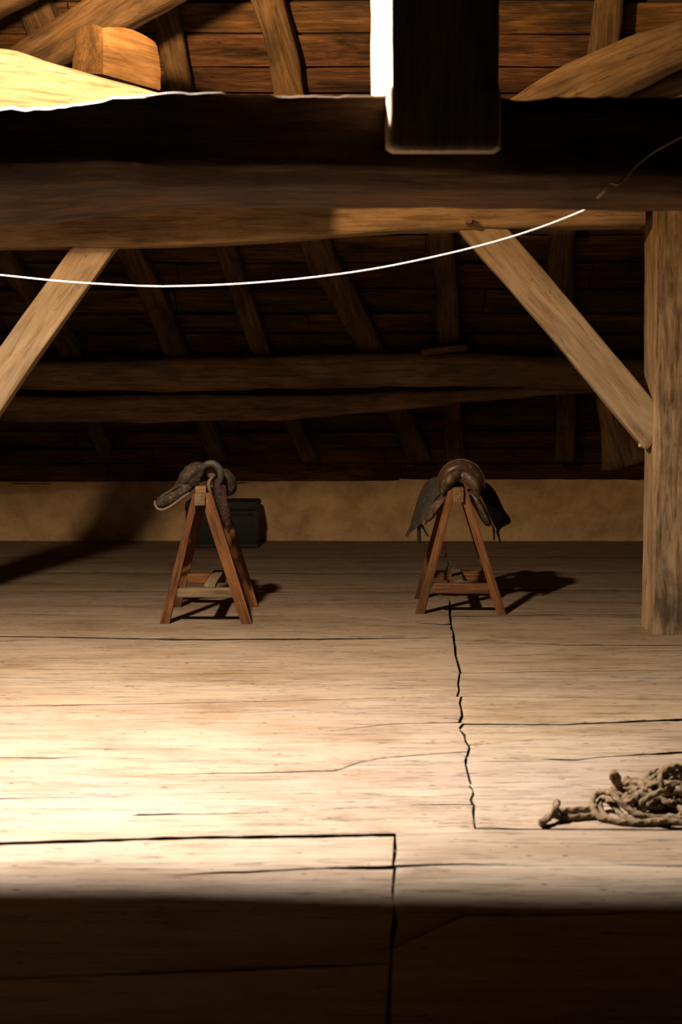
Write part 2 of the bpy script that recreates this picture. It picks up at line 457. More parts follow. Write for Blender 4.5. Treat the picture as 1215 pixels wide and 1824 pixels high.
# ------------------------------------------------------------------ back wall and roof boarding
def build_wall():
    V = []; Fc = []; nx, nz = 160, 14
    for i in range(nx+1):
        x = XL+(XR-XL)*i/nx
        for j in range(nz+1):
            z = -.05+.73*j/nz
            y = 14.0+.03*noise.noise(Vector((x*1.4, z*3, 2)))+.014*noise.noise(Vector((x*6, z*8, 5)))
            if j == 0: y -= .008
            V.append(Vector((x, y, z)))
    m = nz+1
    for i in range(nx):
        for j in range(nz): Fc.append((i*m+j, (i+1)*m+j, (i+1)*m+j+1, i*m+j+1))
    o = len(V)
    V += [v+Vector((0, .35-(v.y-14), 0)) for v in V]
    per = [i*m for i in range(nx+1)]+[nx*m+j for j in range(1, m)]+[i*m+nz for i in range(nx-1, -1, -1)]+[j for j in range(nz-1, 0, -1)]
    for k in range(len(per)):
        a, b = per[k], per[(k+1) % len(per)]; Fc.append((a, o+a, o+b, b))
    for i in range(nx):
        for j in range(nz): Fc.append((o+i*m+j, o+i*m+j+1, o+(i+1)*m+j+1, o+(i+1)*m+j))
    struct(link('wall_back', V, Fc, M['plaster'], loc=(0,0,0)))
build_wall()

def build_roof():
    parts = []; tones = []
    s = math.sqrt(1+T*T); d = Vector((0, -1/s, T/s)); nrm = Vector((0, -T/s, -1/s))
    org = Vector((0, 14.25, Z0+(14-14.25)*T))
    dist = 0.0; row = 0
    edges = []
    targets = [roofP(600, py).y for py in (165, 118, 60, 2)]     # seams seen above the tie beam
    tset = [(14.25-y)*s for y in targets]
    while dist < 9.4:
        w = random.uniform(.23, .32)
        for q in tset:
            if dist < q-.12 and dist+w > q-.10: w = q-dist; break
        edges.append((dist, dist+w)); dist += w
    for (a, b) in edges:
        x = XL-random.random()
        while x < XR:
            L = random.uniform(2.2, 4.0); x1 = x+L
            lift = random.uniform(-.006, .010); sd = random.random()*40
            tl = random.uniform(.0, .014); n = 40; g = []; nv = 5
            for i in range(n+1):
                xx = x+.004+(L-.008)*i/n; r = []
                for j in range(nv+1):
                    t = j/nv
                    ea = a+.007+.016*max(0, noise.noise(Vector((xx*1.5, sd, 0))))
                    eb = b-.007-.016*max(0, noise.noise(Vector((xx*1.5, sd, 7))))
                    q = ea+(eb-ea)*t
                    up = lift+tl*(t-.5)*2+.007*noise.noise(Vector((xx*1.2, q*5, sd)))
                    r.append(org+Vector((xx, 0, 0))+d*q+nrm*up)
                g.append(r)
            V, Fc = sheet(g, .022)
            c = random.uniform(.65, 1.12); tone = (c, c*random.uniform(.86, 1.06), c*random.uniform(.8, 1.15))
            parts.append((V, Fc)); tones += [tone]*len(Fc)
            x = x1
    # dark layer of slates lying above the boards
    V, Fc = merge(parts)
    o = link('ceiling', V, Fc, M['roof'], loc=(0,0,0)); set_tone(o.data, tones); struct(o)
    a = org-nrm*.05; e = d*9.5
    x0, x1 = Vector((XL-1, 0, 0)), Vector((XR+1, 0, 0)); up = -nrm*.04
    V = [a+x0, a+x1, a+x1+e, a+x0+e]; V += [v+up for v in V]
    Fc = [(0,1,2,3),(7,6,5,4),(0,4,5,1),(1,5,6,2),(2,6,7,3),(3,7,4,0)]
    struct(link('trim_2', V, Fc, M['under'], loc=(0,0,0), smooth=False))
build_roof()

# rafters on the far roof slope (each swept along its own crooked line)
RC = .10
def rafter(pix, w, label, h=.13):
    pts = [roofP(px, py, RC) for px, py in pix]
    pts = [Vector((p.x, p.y, p.z)) for p in pts]
    o = timber('rafter', pts, w, h, M['rafter'], r=.22, amp=.016, up=(0, -T, -1), step=.06)
    return tag(o, label, 'beam', 'rafters under the roof boards')
rafter([(190,812),(128,632),(62,535),(5,450),(-60,330),(-200,60),(-360,-240)], [.16,.2], 'dim leaning rafter under the dark roof, leftmost of the row behind the left brace')
rafter([(390,812),(318,632),(270,520),(222,432),(150,260),(60,0),(-90,-380)], [.17,.24], 'rough dark rafter just right of the top of the left brace')
rafter([(550,812),(472,632),(430,520),(400,430),(345,250),(290,0),(278,-60),(255,-400)], [.15,.2], 'thin dark rafter above the left trestle, third from the left')
rafter([(749,812),(668,632),(610,520),(562,430),(517,165),(505,90),(478,0),(465,-60),(430,-400)], [.2,.24,.22,.20], 'broad bent rafter rising to the left of the hanging king post')
rafter([(810,812),(806,740),(800,620),(796,520),(786,425),(770,200),(765,-60),(760,-400)], [.18,.2], 'upright dark rafter with its foot behind the little board on the purlin')
rafter([(1008,812),(1008,740),(1006,600),(1002,500),(1000,420),(1040,250),(1070,115),(1086,0),(1092,-60),(1110,-400)], [.17,.2,.2,.18], 'knotty rafter beyond the right brace, lit at its top beside the curved strut')

def purlin_poly(): return None
o = timber('purlin', [roofP(x,y,.38) for x, y in ((-60,672),(60,668),(350,668),(620,660),(850,659),(1060,664),(1330,672))], .24, [.25,.28,.29,.27], M['oak'], r=.35, amp=.02)
tag(o, 'long round-edged purlin across the far roof, the upper of the two', 'beam')
o = timber('purlin', [roofP(x,y,.42) for x, y in ((-60,727),(200,728),(430,726),(600,720),(800,707),(960,696),(1075,692))], .2, [.24,.24,.24,.22,.17,.11,.07], M['oak'], r=.3, amp=.022)
tag(o, 'crooked lower purlin that climbs to the right below the straight purlin', 'beam')
a = P(752, 628, 12.15); b = P(831, 619, 12.15)
o = timber('board_offcut', [a+Vector((0,0,0)), b], .12, .055, M['brown'], r=.1, amp=.004)
tag(o, 'short thin board lying on top of the upper purlin', 'board')

# ------------------------------------------------------------------ the truss
# near tie beam, dark side towards us: custom cross-section (y depth, z height)
def tie_beam():
    pix = [-420,-200,0,60,120,180,240,300,430,540,660,800,935,1080,1215,1400,1650]
    top = [196,192,190,189,186,178,170,165,165,168,170,172,176,174,172,172,172]
    bot = [410,408,404,400,392,386,380,376,373,373,375,376,377,378,380,380,380]
    mid = [306,304,303,302,300,296,300,306,304,302,306,312,318,322,326,328,330]
    def it(arr, x):
        for i in range(len(pix)-1):
            if x <= pix[i+1]:
                t = (x-pix[i])/(pix[i+1]-pix[i]); return arr[i]+(arr[i+1]-arr[i])*t
        return arr[-1]
    rings = []
    n = 150
    for i in range(n+1):
        px = -420+2070*i/n; X = (px-607.5)*5.0/F
        zt = H+(HOR-it(top, px))*5.0/F; zm = H+(HOR-it(mid, px))*5.0/F; zb = H+(HOR-it(bot, px))*5.4/F
        zt += .012*noise.noise(Vector((X*7, 0, 3)))+.008*noise.noise(Vector((X*22, 0, 3)))
        sec = []
        def seg(p, q, k):
            for j in range(k): sec.append((p[0]+(q[0]-p[0])*j/k, p[1]+(q[1]-p[1])*j/k))
        A, B, Cc, D, E, G = (4.996, zt), (4.982, zt-.012), (4.99, zm+.02), (5.05, zm-.045), (5.34, zb), (5.42, zb+.06)
        Hh, I = (5.42, zt-.04), (5.40, zt-.02)
        for p, q, k in ((A,B,2),(B,Cc,8),(Cc,D,4),(D,E,8),(E,G,3),(G,Hh,8),(Hh,I,2),(I,A,8)): seg(p, q, k)
        ring = []
        for (y, z) in sec:
            dd = .010*noise.noise(Vector((X*1.5, y*7, z*7)))+.006*noise.noise(Vector((X*6, y*15, z*15)))
            dd -= .02*max(0, noise.noise(Vector((X*.7+3, y*2, z*26)))-.35)
            c = Vector((0, y-5.2, z-(zt+zb)/2)); c = c.normalized()*dd
            ring.append(Vector((X, y+c.y, z+c.z)))
        rings.append(ring)
    V, Fc = loft(rings)
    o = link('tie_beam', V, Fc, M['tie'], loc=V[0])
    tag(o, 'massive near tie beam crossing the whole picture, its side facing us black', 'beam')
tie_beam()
# king post: full depth above the tie beam, a tongue lapped over the tie beam's near side
def king_post():
    zb = P(0, 258, 4.87).z; zs = P(0, 165, 4.95).z+.0
    rings = []
    def ring(z, yb, jit):
        xl0, xr0 = (692-607.5)*4.87/F, (890-607.5)*4.87/F
        xl1, xr1 = (661-607.5)*5.36/F, xr0+.02
        t = (yb-4.87)/(5.36-4.87); xlb = xl0+(xl1-xl0)*t
        pts = []
        cor = [(xl0, 4.87), (xr0, 4.87), (xr1, yb), (xlb, yb)]
        for q in range(4):
            a, b = cor[q], cor[(q+1) % 4]
            for k in range(8):
                f = (k+.0)/8; f = .03+f*.97 if k == 0 else f
                x, y = a[0]+(b[0]-a[0])*f, a[1]+(b[1]-a[1])*f
                x += .007*noise.noise(Vector((x*5, y*5, z*2.4)))+.004*noise.noise(Vector((x*9, y*9, z*9)))
                pts.append(Vector((x, y, z)))
        return pts
    zz = [zb+(zs-zb)*i/12 for i in range(13)]
    def shrink(r, s):
        c = sum(r, Vector())/len(r); return [Vector((v.x+(c.x-v.x)*s, v.y+(c.y-v.y)*s, v.z)) for v in r]
    low = [shrink(ring(zb-.018, 4.96, 0), .12), shrink(ring(zb-.008, 4.96, 0), .03)]+[ring(z, 4.965, 0) for z in zz]
    up = [ring(zs+.015+i*.05, 5.36, 0) for i in range(44)]
    V, Fc = loft(low+up)
    o = link('king_post', V, Fc, M['pale'], loc=V[0], mtx=Matrix.Translation((.3, 5, zb)) @ Matrix.Rotation(math.pi/2, 4, 'Y'))
    tag(o, 'thick dark king post hanging in front of the near tie beam, left edge sunlit white', 'beam')
king_post()

# far collar beam joined to the right post
BY = 8.9
def coll():
    pix = [(-420,455),(-150,446),(0,440),(150,438),(300,437),(400,431),(500,425),(600,418),(700,412),(830,408),(1000,404),(1148,400)]
    rings = []; n = 110; zt = 3.06
    for i in range(n+1):
        px = -420+(1150+420)*i/n; X = (px-607.5)*BY/F
        for a, b in zip(pix, pix[1:]):
            if px <= b[0]: t = (px-a[0])/(b[0]-a[0]); py = a[1]+(b[1]-a[1])*t; break
        zb = H+(HOR-py)*BY/F; sec = []
        def seg(p, q, k):
            for j in range(k): sec.append((p[0]+(q[0]-p[0])*j/k, p[1]+(q[1]-p[1])*j/k))
        pts = [(BY, zb+.02), (BY+.02, zb), (BY+.24, zb+.0), (BY+.26, zb+.02), (BY+.26, zt), (BY, zt)]
        for q, k in zip(range(6), (2, 6, 2, 10, 6, 10)): seg(pts[q], pts[(q+1) % 6], k)
        ring = []
        for y, z in sec:
            dd = .008*noise.noise(Vector((X*1.4, y*7, z*7+4)))+.004*noise.noise(Vector((X*7, y*15, z*15)))
            c = Vector((0, y-BY-.13, z-(zt+zb)/2)).normalized()*dd
            ring.append(Vector((X, y+c.y, z+c.z)))
        rings.append(ring)
    V, Fc = loft(rings)
    o = link('collar_beam', V, Fc, M['oak'], loc=V[0])
    tag(o, 'lit straight beam below and behind the near tie beam, ending at the right post', 'beam')
coll()
# right post
def post(xn, label, mirror=1):
    zt = 3.5 if mirror > 0 else 3.06; rings = []; n = 70; w = .40
    for i in range(n+1):
        z = zt*i/n
        sec = []
        ch = .012+.03*max(0, 1-abs(z-1.15)/.45)
        fl = .02*math.exp(-z*3)
        pts = [(xn-fl, BY+.30), (xn-fl, BY-.0+ch), (xn+ch*.8-fl, BY-.02), (xn+w, BY-.02), (xn+w, BY+.30)]
        ks = (10, 3, 12, 10, 12)
        for q in range(5):
            a, b = pts[q], pts[(q+1) % 5]
            for j in range(ks[q]): sec.append((a[0]+(b[0]-a[0])*j/ks[q], a[1]+(b[1]-a[1])*j/ks[q]))
        ring = []
        for x, y in sec:
            dd = .012*noise.noise(Vector((x*5, y*5, z*1.6)))+.006*noise.noise(Vector((x*11, y*11, z*5)))
            c = Vector((x-xn-w/2, y-BY-.14, 0)).normalized()*dd
            ring.append(Vector((mirror*(x+c.x), y+c.y, z)))
        rings.append(ring)
    V, Fc = loft(rings)
    mt = Matrix.Translation((mirror*(xn+w/2), BY, 0)) @ Matrix.Rotation(-math.pi/2, 4, 'Y')
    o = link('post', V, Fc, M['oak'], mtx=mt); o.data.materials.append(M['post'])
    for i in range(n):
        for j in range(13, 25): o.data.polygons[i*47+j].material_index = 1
    return tag(o, label, 'post')
rp = post((1166-607.5)*BY/F, 'broad upright oak post standing on the floor at the right edge')
# the peg under the brace is driven into the post
def peg(name, p, d, L, r, mat):
    d = Vector(d).normalized(); path = [Vector(p)+d*(L*i/4) for i in range(5)]
    V, Fc = tube(path, lambda t: r*(1-.12*t), 9); return link(name, V, Fc, mat, loc=p)
o = peg('peg', P(1153,793,8.98), (-1,-.25,0), .055, .014, M['pale'])
tag(o, 'small wooden peg sticking out of the right post below the brace', 'peg')
o = peg('peg', P(836,398,8.92), (-.12,-1,.12), .10, .026, M['peg'])
tag(o, 'round wooden peg sticking out of the lit collar beam above the right brace', 'peg')
# braces
def brace(name, a, b, w, h, label):
    o = timber(name, [a, (a+b)/2+Vector((0,0,.012)), b], w, h, M['brace'], r=.08, amp=.007, up=(0,0,1), step=.05)
    return tag(o, label, 'beam')
brace('brace', P(833,380,9.01), P(1172,778,9.01), .13, .235, 'pale diagonal brace running from the collar beam down to the right post')
brace('brace', P(206,392,9.01), P(-90,812,9.01), .13, .225, 'diagonal brace dropping to the left edge from the collar beam')
post(-(-115-607.5)*BY/F, 'upright post beyond the left edge carrying the left brace', -1)
# corbel stump beyond the right post
o = timber('corbel', [P(1115,822,12.6), P(1100,760,12.5), P(1082,700,12.4)], .2, [.44,.3,.2], M['rafter'], r=.3, amp=.02, up=(1,0,0))
tag(o, 'dark rough timber block in the gloom behind the right brace foot', 'beam')

# upper left: bright plate, cut beam end, strut
o = timber('wall_plate', [Vector((-3.3,7.95,3.13)), Vector((-2.6,8.0,3.12)), Vector((-1.94,8.05,3.09)), Vector((-1.03,8.12,2.985)), Vector((-.45,8.18,2.90))], .34, [.74,.72,.68,.47,.3], M['plate'], r=.08, amp=.016)  # unseen lower half made deep to shade the collar's left end
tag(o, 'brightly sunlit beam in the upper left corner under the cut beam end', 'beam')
def cut_end():
    # squared block with one corner turned towards us
    c = [P(127,128,8.66), P(183,132,8.22), P(288,162,8.42)]
    t = [P(133,58,8.66), P(183,49,8.22), P(283,76,8.42)]
    c.append(c[0]+c[2]-c[1]+Vector((-.02,0,.03))); t.append(t[0]+t[2]-t[1]+Vector((-.04,0,.0)))
    rings = []
    for i in range(17):
        f = i/16; ring = []; k = .97 if i in (0, 16) else 1.0
        cor = [c[q].lerp(t[q], f) for q in range(4)]; cen = sum(cor, Vector())/4
        for q in range(4):
            p0, p1 = cor[q], cor[(q+1) % 4]
            for j in range(10):
                u = j/10; v = p0.lerp(p1, u)
                v = v+Vector((0,0,.035*math.sin(math.pi*u)*f))
                if j == 0: v = v.lerp(cen, .02)
                v = cen+(v-cen)*k
                v = v+(v-cen).normalized()*(.014*noise.noise(v*5)+.007*noise.noise(v*16))
                ring.append(v)
        rings.append(ring)
    V, Fc = loft(rings)
    o = link('beam_end', V, Fc, M['orange'], mtx=frame(c[1], c[2]))
    tag(o, 'sawn-off orange beam end resting on the bright beam at upper left', 'beam')
cut_end()
o = timber('strut', [P(-90,215,9.15), P(60,108,9.1), P(150,50,9.0), P(300,-35,8.8), P(420,-110,8.7), P(760,-330,8.4)], .2, [.27,.28,.29,.29], M['rafter'], r=.2, amp=.018)
tag(o, 'slanting grey strut climbing to the right behind the sawn-off beam end', 'beam')
o = timber('strut', [P(-160,90,9.2), P(0,10,9.1), P(120,-55,9.0), P(420,-230,8.8)], .16, .13, M['rafter'], r=.25, amp=.016)
tag(o, 'slanting timber just showing in the extreme top left corner', 'beam')
# upper right: curved strut
o = timber('curved_strut', [P(850,262,7.5), P(960,200,7.5), P(1050,148,7.5), P(1130,112,7.5), P(1215,78,7.5), P(1400,20,7.5)], [.2,.2], [.24,.27,.27,.25,.25], M['oak'], r=.4, amp=.02)
tag(o, 'curved lit strut rising to the right edge above the near tie beam', 'beam')
o = timber('curved_strut', [P(1120,205,7.62), P(1180,160,7.62), P(1260,135,7.62), P(1400,105,7.62)], .16, .14, M['rafter'], r=.4, amp=.016)
tag(o, 'darker split limb tucked under the curved lit strut at upper right', 'beam')

# ------------------------------------------------------------------ cords
path = catmull([P(-420,455,6.7), P(-150,475,6.6), P(0,490,6.5), P(120,502,6.4), P(240,509,6.35), P(310,510,6.3), P(420,506,6.2), P(540,496,6.1), P(660,480,6.0), P(780,456,5.9), P(880,431,5.8), P(960,406,5.72), P(1025,381,5.65), P(1080,356,5.55), P(1120,335,5.44)], 14)
V, Fc = tube(path, .0031, 8)
tag(link('white_cord', V, Fc, M['cord'], loc=path[0]), 'thin white cord sagging across the loft below the near tie beam', 'cord')
path = catmull([P(1064,352,4.99), P(1076,340,4.95), P(1086,326,4.94), P(1100,328,4.94), P(1112,318,4.95), P(1135,293,4.95), P(1165,270,4.95), P(1190,256,4.94), P(1215,243,4.94), P(1270,225,4.95)], 10)
V, Fc = tube(path, .0045, 8)
tag(link('twine', V, Fc, M['twine'], loc=path[0]), 'faint grey twine hanging against the dark side of the near tie beam at right', 'cord')

# ------------------------------------------------------------------ trestles
def trestle(px0, pyb, prof, beam, strY, long, depth, rz, label, mats):
    """prof: two front leg outlines in px; beam: (x0,x1,y0,y1) px; strY: front stretcher rows"""
    Yf = F*H/(pyb-HOR); s = Yf/F
    base = Vector(((px0-607.5)*s, Yf, 0))
    root = empty('trestle', base, label, 'trestle', rz, 'wooden trestles')
    mb = root.matrix_basis
    def loc(px, py): return ((px-px0)*s, (pyb-py)*s)
    def add(name, vf, m, axis=None):
        V = [mb @ v for v in vf[0]]
        if axis:
            a, b = mb @ Vector(axis[0]), mb @ Vector(axis[1]); mtx = frame(a, b, (0,1,0) if abs((b-a).normalized().z) > .7 else (0,0,1))
            o = link(name, V, vf[1], m, mtx=mtx); o.parent = root; o.matrix_parent_inverse = mb.inverted(); return o
        return link(name, V, vf[1], m, parent=root)
    th = .05
    for fr in (0, 1):
        y0 = 0 if fr == 0 else depth-th
        for outline in prof:
            pl = [loc(*q) for q in outline]
            zmin = min(p[1] for p in pl); pl = [(x, max(0, z-zmin) if z-zmin < .02 else z) for x, z in pl]
            vf = extrude_profile(pl, y0, y0+th, .005)
            xs = [p for p in pl]; topc = max(xs, key=lambda p: p[1]); botc = min(xs, key=lambda p: p[1])
            add('leg', vf, mats[0], ((botc[0], y0, botc[1]), (topc[0], y0, topc[1])))
        sx0, sx1, sy0, sy1 = strY
        (xa, za), (xb, zb) = loc(sx0, sy0), loc(sx1, sy1)
        yy = (.012, .062) if fr == 0 else (depth-.062, depth-.012)
        vf = box(xa, xb, yy[0]+.0, yy[1], zb, za, .006)
        add('stretcher', vf, mats[1] if fr == 0 else mats[0], ((xa, yy[0], za), (xb, yy[0], za)))
    (xa, za), (xb, zb) = loc(beam[0], beam[2]), loc(beam[1], beam[3])
    add('top_beam', box(xa, xb, -.03, depth+.05, zb, za, .007), mats[2], ((xa, 0, za), (xa, depth, za)))
    (xa, za), (xb, zb) = loc(long[0], strY[2]), loc(long[1], strY[2])
    z = za+.001
    w = xb-xa
    board = merge([box(xa, xb, .02, depth-.02, z, z+.022, .004)])
    add('foot_board', board, M['grey'], ((xa, 0, z), (xa, depth, z)))
    return root, base, s

L_left = [(343,880),(346.5,900),(346.5,914),(331,960),(301,1112),(284.5,1112)]
L_left = [(343,880),(348,879),(348,912),(345,922),(301.5,1112),(284,1112)]
L_right = [(366,879),(372,878),(378,882),(449.5,1112),(430,1112),(368,922),(365.5,912)]
trestle(366, 1112, [L_left, L_right], (347.5, 366.0, 879, 900), (314, 420, 1048, 1065), (363, 383), .74, 0.0,
        'worn wooden trestle on the left holding the dusty broken saddle', (M['trestle'], M['grey'], M['grey']))
R_left = [(799,874),(806.5,870),(806.5,893),(812,896),(756.5,1094),(739.5,1094)]
R_left = [(798,876),(806.5,871),(806.5,894),(757,1094),(740,1094)]
R_right = [(826,871),(833,874),(902,1094),(885,1094),(824,894),(826,892)]
trestle(821, 1094, [R_left, R_right], (806.5, 826, 869, 894), (771, 871, 1040, 1058), (808, 826), .70, math.radians(-2.5),
        'reddish wooden trestle on the right under the leather riding saddle', (M['trestle'], M['trestle'], M['orange']))

# ------------------------------------------------------------------ right saddle (rear towards us)
def right_saddle():
    Y0 = 9.72
    base = P(817, 868, Y0)
    root = empty('saddle', base, 'dark leather riding saddle with hanging flaps on the right trestle', 'saddle')
    def px(a, b, d=0.0): return P(a, b, Y0+d)
    def add(name, vf, m): return link(name, vf[0], vf[1], m, parent=root)
    # seat: arched shell, high cantle at the near end, dipping, then the pommel
    g = []
    prof = [(.03,820,42,866),(.06,818,42.5,866),(.10,824,40,866),(.18,838,36,870),(.28,842,34,872),(.38,838,31,872),(.45,832,28,870),(.48,836,24,868)]
    for d, topy, hw, basey in prof:
        row = []
        for k in range(25):
            a = math.radians(-100+200*k/24)
            x = 821+hw*math.sin(a); y = basey-(basey-topy)*math.cos(a)*(1 if abs(a) < 1.57 else .5)
            row.append(px(x, y, d))
        g.append(row)
    vf = sheet(g, .016); seat = add('seat', vf, M['leather'])
    # cantle: crescent face between the outer rim and the gusset line
    outer = [px(780,872,.03), px(779.5,858,.025), px(784,842,.02), px(796,827,.015), px(810,820,.015), px(822,818.5,.015), px(836,821,.015), px(850,830,.015), px(860,845,.02), px(863.5,858,.025), px(862,868,.03)]
    inner = [px(787,876,0), px(788,862,-.005), px(792,853,-.02), px(802,845,-.03), px(812,839.5,-.035), px(820,837.5,-.035), px(830,839,-.035), px(842,845,-.03), px(852,854,-.02), px(856,864,-.005), px(855,873,0)]
    add('cantle', sheet(between(outer, inner, 8, 36, Vector((0,-.02,.0))), .012), M['leather'])
    path = catmull([p+Vector((0,-.006,0)) for p in outer], 8); add('rim_piping', tube(path, .0035, 8), M['piping'])
    # rear gussets of the panels, filling in below the cantle
    for A, B, sg in (([px(821,838,-.03), px(806,842,-.03), px(794,850,-.02), px(788,860,-.005), px(786,874,.0), px(786,884,.01)],
                  [px(819,856,-.01), px(812,858,-.01), px(806,864,-.008), px(799,872,0), px(792,880,.01), px(787,887,.02)], -1),
                 ([px(821,838,-.03), px(836,842,-.03), px(847,850,-.02), px(854,860,-.005), px(856,872,.0), px(855,884,.01)],
                  [px(823,856,-.01), px(829,858,-.01), px(835,864,-.008), px(841,873,0), px(847,884,.01), px(853,892,.02)], 1)):
        add('gusset', sheet(between(A, B, 10, 18, Vector((.004*sg, -.045, 0))), .02), M['panel'])
        seam = catmull([p+Vector((0,-.012,-.004)) for p in A[:5]], 6); add('seam', tube(seam, .0035, 6), M['leather'])
    # gullet welts: roll of leather over the beam running down both sides
    welt = [px(757,934,.06), px(776,903,.03), px(793,880,.01), px(806,864,-.01), px(815,856,-.015), px(824,855.5,-.015), px(833,860,-.01), px(842,876,.0), px(856,898,.02), px(868,918,.04), px(879,941,.06)]
    add('welt', tube(catmull(welt, 8), .0075, 8), M['leather'])
    # padded panels lying against the trestle legs
    def pad(c0, c1, wd, th, d0, m, name='panel'):
        pts = catmull([px(*c0, d0), px((c0[0]+c1[0])/2, (c0[1]+c1[1])/2-3, d0), px(*c1, d0)], 8); rings = []
        n = len(pts)
        for i, p in enumerate(pts):
            t = i/(n-1); k = (max(.0, 1-abs(2*t-1)**4))**.5*.96+.04
            dd = (pts[min(n-1, i+1)]-pts[max(0, i-1)]).normalized(); nn = Vector((-dd.z, 0, dd.x))
            ring = []
            for q in range(18):
                a = 2*math.pi*q/18
                ww = wd*(1+.05*noise.noise(Vector((t*4, a, d0*9))))
                ring.append(p+nn*(math.cos(a)*th*k)+Vector((0, 1, 0))*(math.sin(a)*ww*k+ww))
            rings.append(ring)
        return add(name, loft(rings), m)
    pad((799,882), (760,933), .15, .032, -.03, M['panel'])
    pad((838,874), (876,942), .15, .034, -.01, M['panel'])
    # flaps
    rear_l = [px(800,864,.03), px(786,876,.06), px(774,891,.08), px(763,911,.09), px(752,930,.10), px(744,938,.10), px(734,947,.10), px(725,957,.11)]
    front_l = [px(781,849,.20), px(765,854,.30), px(755,866,.36), px(746,884,.38), px(740,904,.38), px(735,921,.36), px(730,938,.30), px(722,954,.20)]
    add('flap', sheet(between(rear_l, front_l, 12, 30, Vector((-.012,-.02,.012))), .007), M['flap'])
    rear_r = [px(836,858,.04), px(848,870,.06), px(859,888,.08), px(868,908,.09), px(877,928,.10), px(884,941,.11), px(889,949,.12)]
    front_r = [px(862,858,.25), px(871,863,.32), px(881,874,.36), px(889,889,.38), px(897,907,.38), px(910,929,.36), px(891,940,.28)]
    add('flap', sheet(between(rear_r, front_r, 12, 30, Vector((.012,-.02,.012))), .007), M['leather_d'])  # shade put into the colour: darker leather than the lit left flap
    # girth straps
    for path, w in (([(748,930,.13),(746.5,945,.13),(747,968,.13)], .014), ([(751,934,.15),(756,944,.15),(762.5,956,.15)], .008),
                    ([(879,938,.14),(880,950,.14),(880,962,.14)], .007), ([(885,944,.15),(888,955,.15),(891.5,968,.15)], .008)):
        pts = catmull([px(*p) for p in path], 6)
        g = [[p+Vector((-w, 0, 0)), p, p+Vector((w, .004, 0))] for p in pts]
        add('girth_strap', sheet(g, .006), M['leather_d'])
right_saddle()

# ------------------------------------------------------------------ left saddle: dusty, broken, with a hooped horn
def left_saddle():
    Y0 = 9.36
    base = P(357, 880, Y0)
    root = empty('saddle', base, 'dusty broken saddle with a hooped horn and torn padding on the left trestle', 'saddle')
    def px(a, b, d=0.0): return P(a, b, Y0+d)
    def add(name, vf, m): return link(name, vf[0], vf[1], m, parent=root)
    def blob(path, rx, rz, ry, m, name, rough=.1, nd=14):
        """lumpy padded form; path of (px,py,depth); rx in-plane half width, ry half depth"""
        pts = catmull([px(*p) for p in path], 9); n = len(pts); rings = []
        for i, p in enumerate(pts):
            t = i/(n-1); e = 2*t-1; k = math.sqrt(max(0, 1-abs(e)**3.5))*.97+.03
            dd = (pts[min(n-1, i+1)]-pts[max(0, i-1)]).normalized()
            nn = Vector((-dd.z, 0, dd.x)).normalized(); bb = dd.cross(nn)
            w = lerp_list(rx, t); d = lerp_list(ry, t); ring = []
            for q in range(22):
                a = 2*math.pi*q/22
                v = nn*math.cos(a)*w*k+bb*math.sin(a)*d*k
                f = 1+rough*(noise.noise((p+v)*22)+.6*noise.noise((p+v)*50))
                ring.append(p+v*f)
            rings.append(ring)
        return add(name, loft(rings), m)
    # seat body lying over the trestle beam
    blob([(368,838,.12),(356,835,.11),(344,841,.10),(334,852,.09),(323,865,.08),(311,873,.06)], [.03,.05,.058,.056,.050,.040], None, [.06,.13,.15,.14,.10,.06], M['dusty'], 'seat', .14)
    blob([(330,868,.04),(342,856,.03),(352,846,.03),(362,846,.04)], [.035,.05,.05,.035], None, [.05,.06,.06,.05], M['rag'], 'torn_lining', .25)
    # long padded panel pointing down to the left
    blob([(350,858,.07),(331,869,.03),(310,881,.0),(293,891,-.01),(277,899,-.01)], [.034,.044,.046,.045,.04], None, [.05,.06,.05,.05,.04], M['dusty'], 'panel', .05)
    rim = [px(276,893,-.02), px(276.5,899,-.035), px(281,906,-.045), px(289,908,-.05), px(300,904,-.055), px(312,896,-.055), px(324,887,-.045), px(338,878,-.03)]
    add('piping', tube(catmull(rim, 8), .0085, 9), M['piping'])
    rim = [px(277,896,-.035), px(283,889,-.045), px(296,880,-.05), px(310,871,-.05), px(322,863,-.04)]
    add('seam', tube(catmull(rim, 8), .0045, 8), M['dusty'])
    # hooped horn
    hoop = [px(359,843,.0), px(362,833,-.02), px(369,827,-.03), px(378,826,-.03), px(386,830,-.03), px(391.5,838,-.03), px(393.5,848,-.03), px(391,858,-.02), px(386,868,.0)]
    add('horn', tube(catmull(hoop, 8), lambda t: .016+.009*math.sin(math.pi*t), 12), M['flap'])
    blob([(368,838,.06),(377,842,.05),(386,846,.06)], [.03,.04,.03], None, [.03,.03,.03], M['felt'], 'pad', .05)
    strip = [px(379,850,-.03), px(373,857,-.045), px(372,867,-.05), px(376,880,-.04)]
    add('felt_strip', tube(catmull(strip, 8), lambda t: .013-.004*abs(2*t-1), 9), M['felt'])
    # torn side panel hanging down the right leg
    blob([(385,852,.03),(390,868,.02),(395,888,.0),(400,910,.0),(405,930,.02),(408,951,.03)], [.035,.044,.040,.034,.026,.012], None, [.05,.05,.04,.035,.03,.02], M['rag'], 'side_panel', .22)
    # rounded back of the seat behind the hoop
    blob([(383,842,.2),(397,846,.2),(406,858,.2),(410,872,.2),(404,884,.2)], [.03,.05,.055,.045,.02], None, [.08,.13,.14,.12,.06], M['dusty'], 'cantle', .05)
    # bent wire hook on the beam
    hk = [px(356,874,-.02), px(356.5,866,-.02), px(357.5,862,-.02), px(356,860,-.02), px(354.5,861.5,-.02)]
    add('wire_hook', tube(catmull(hk, 6), .0022, 6), M['felt'])
left_saddle()
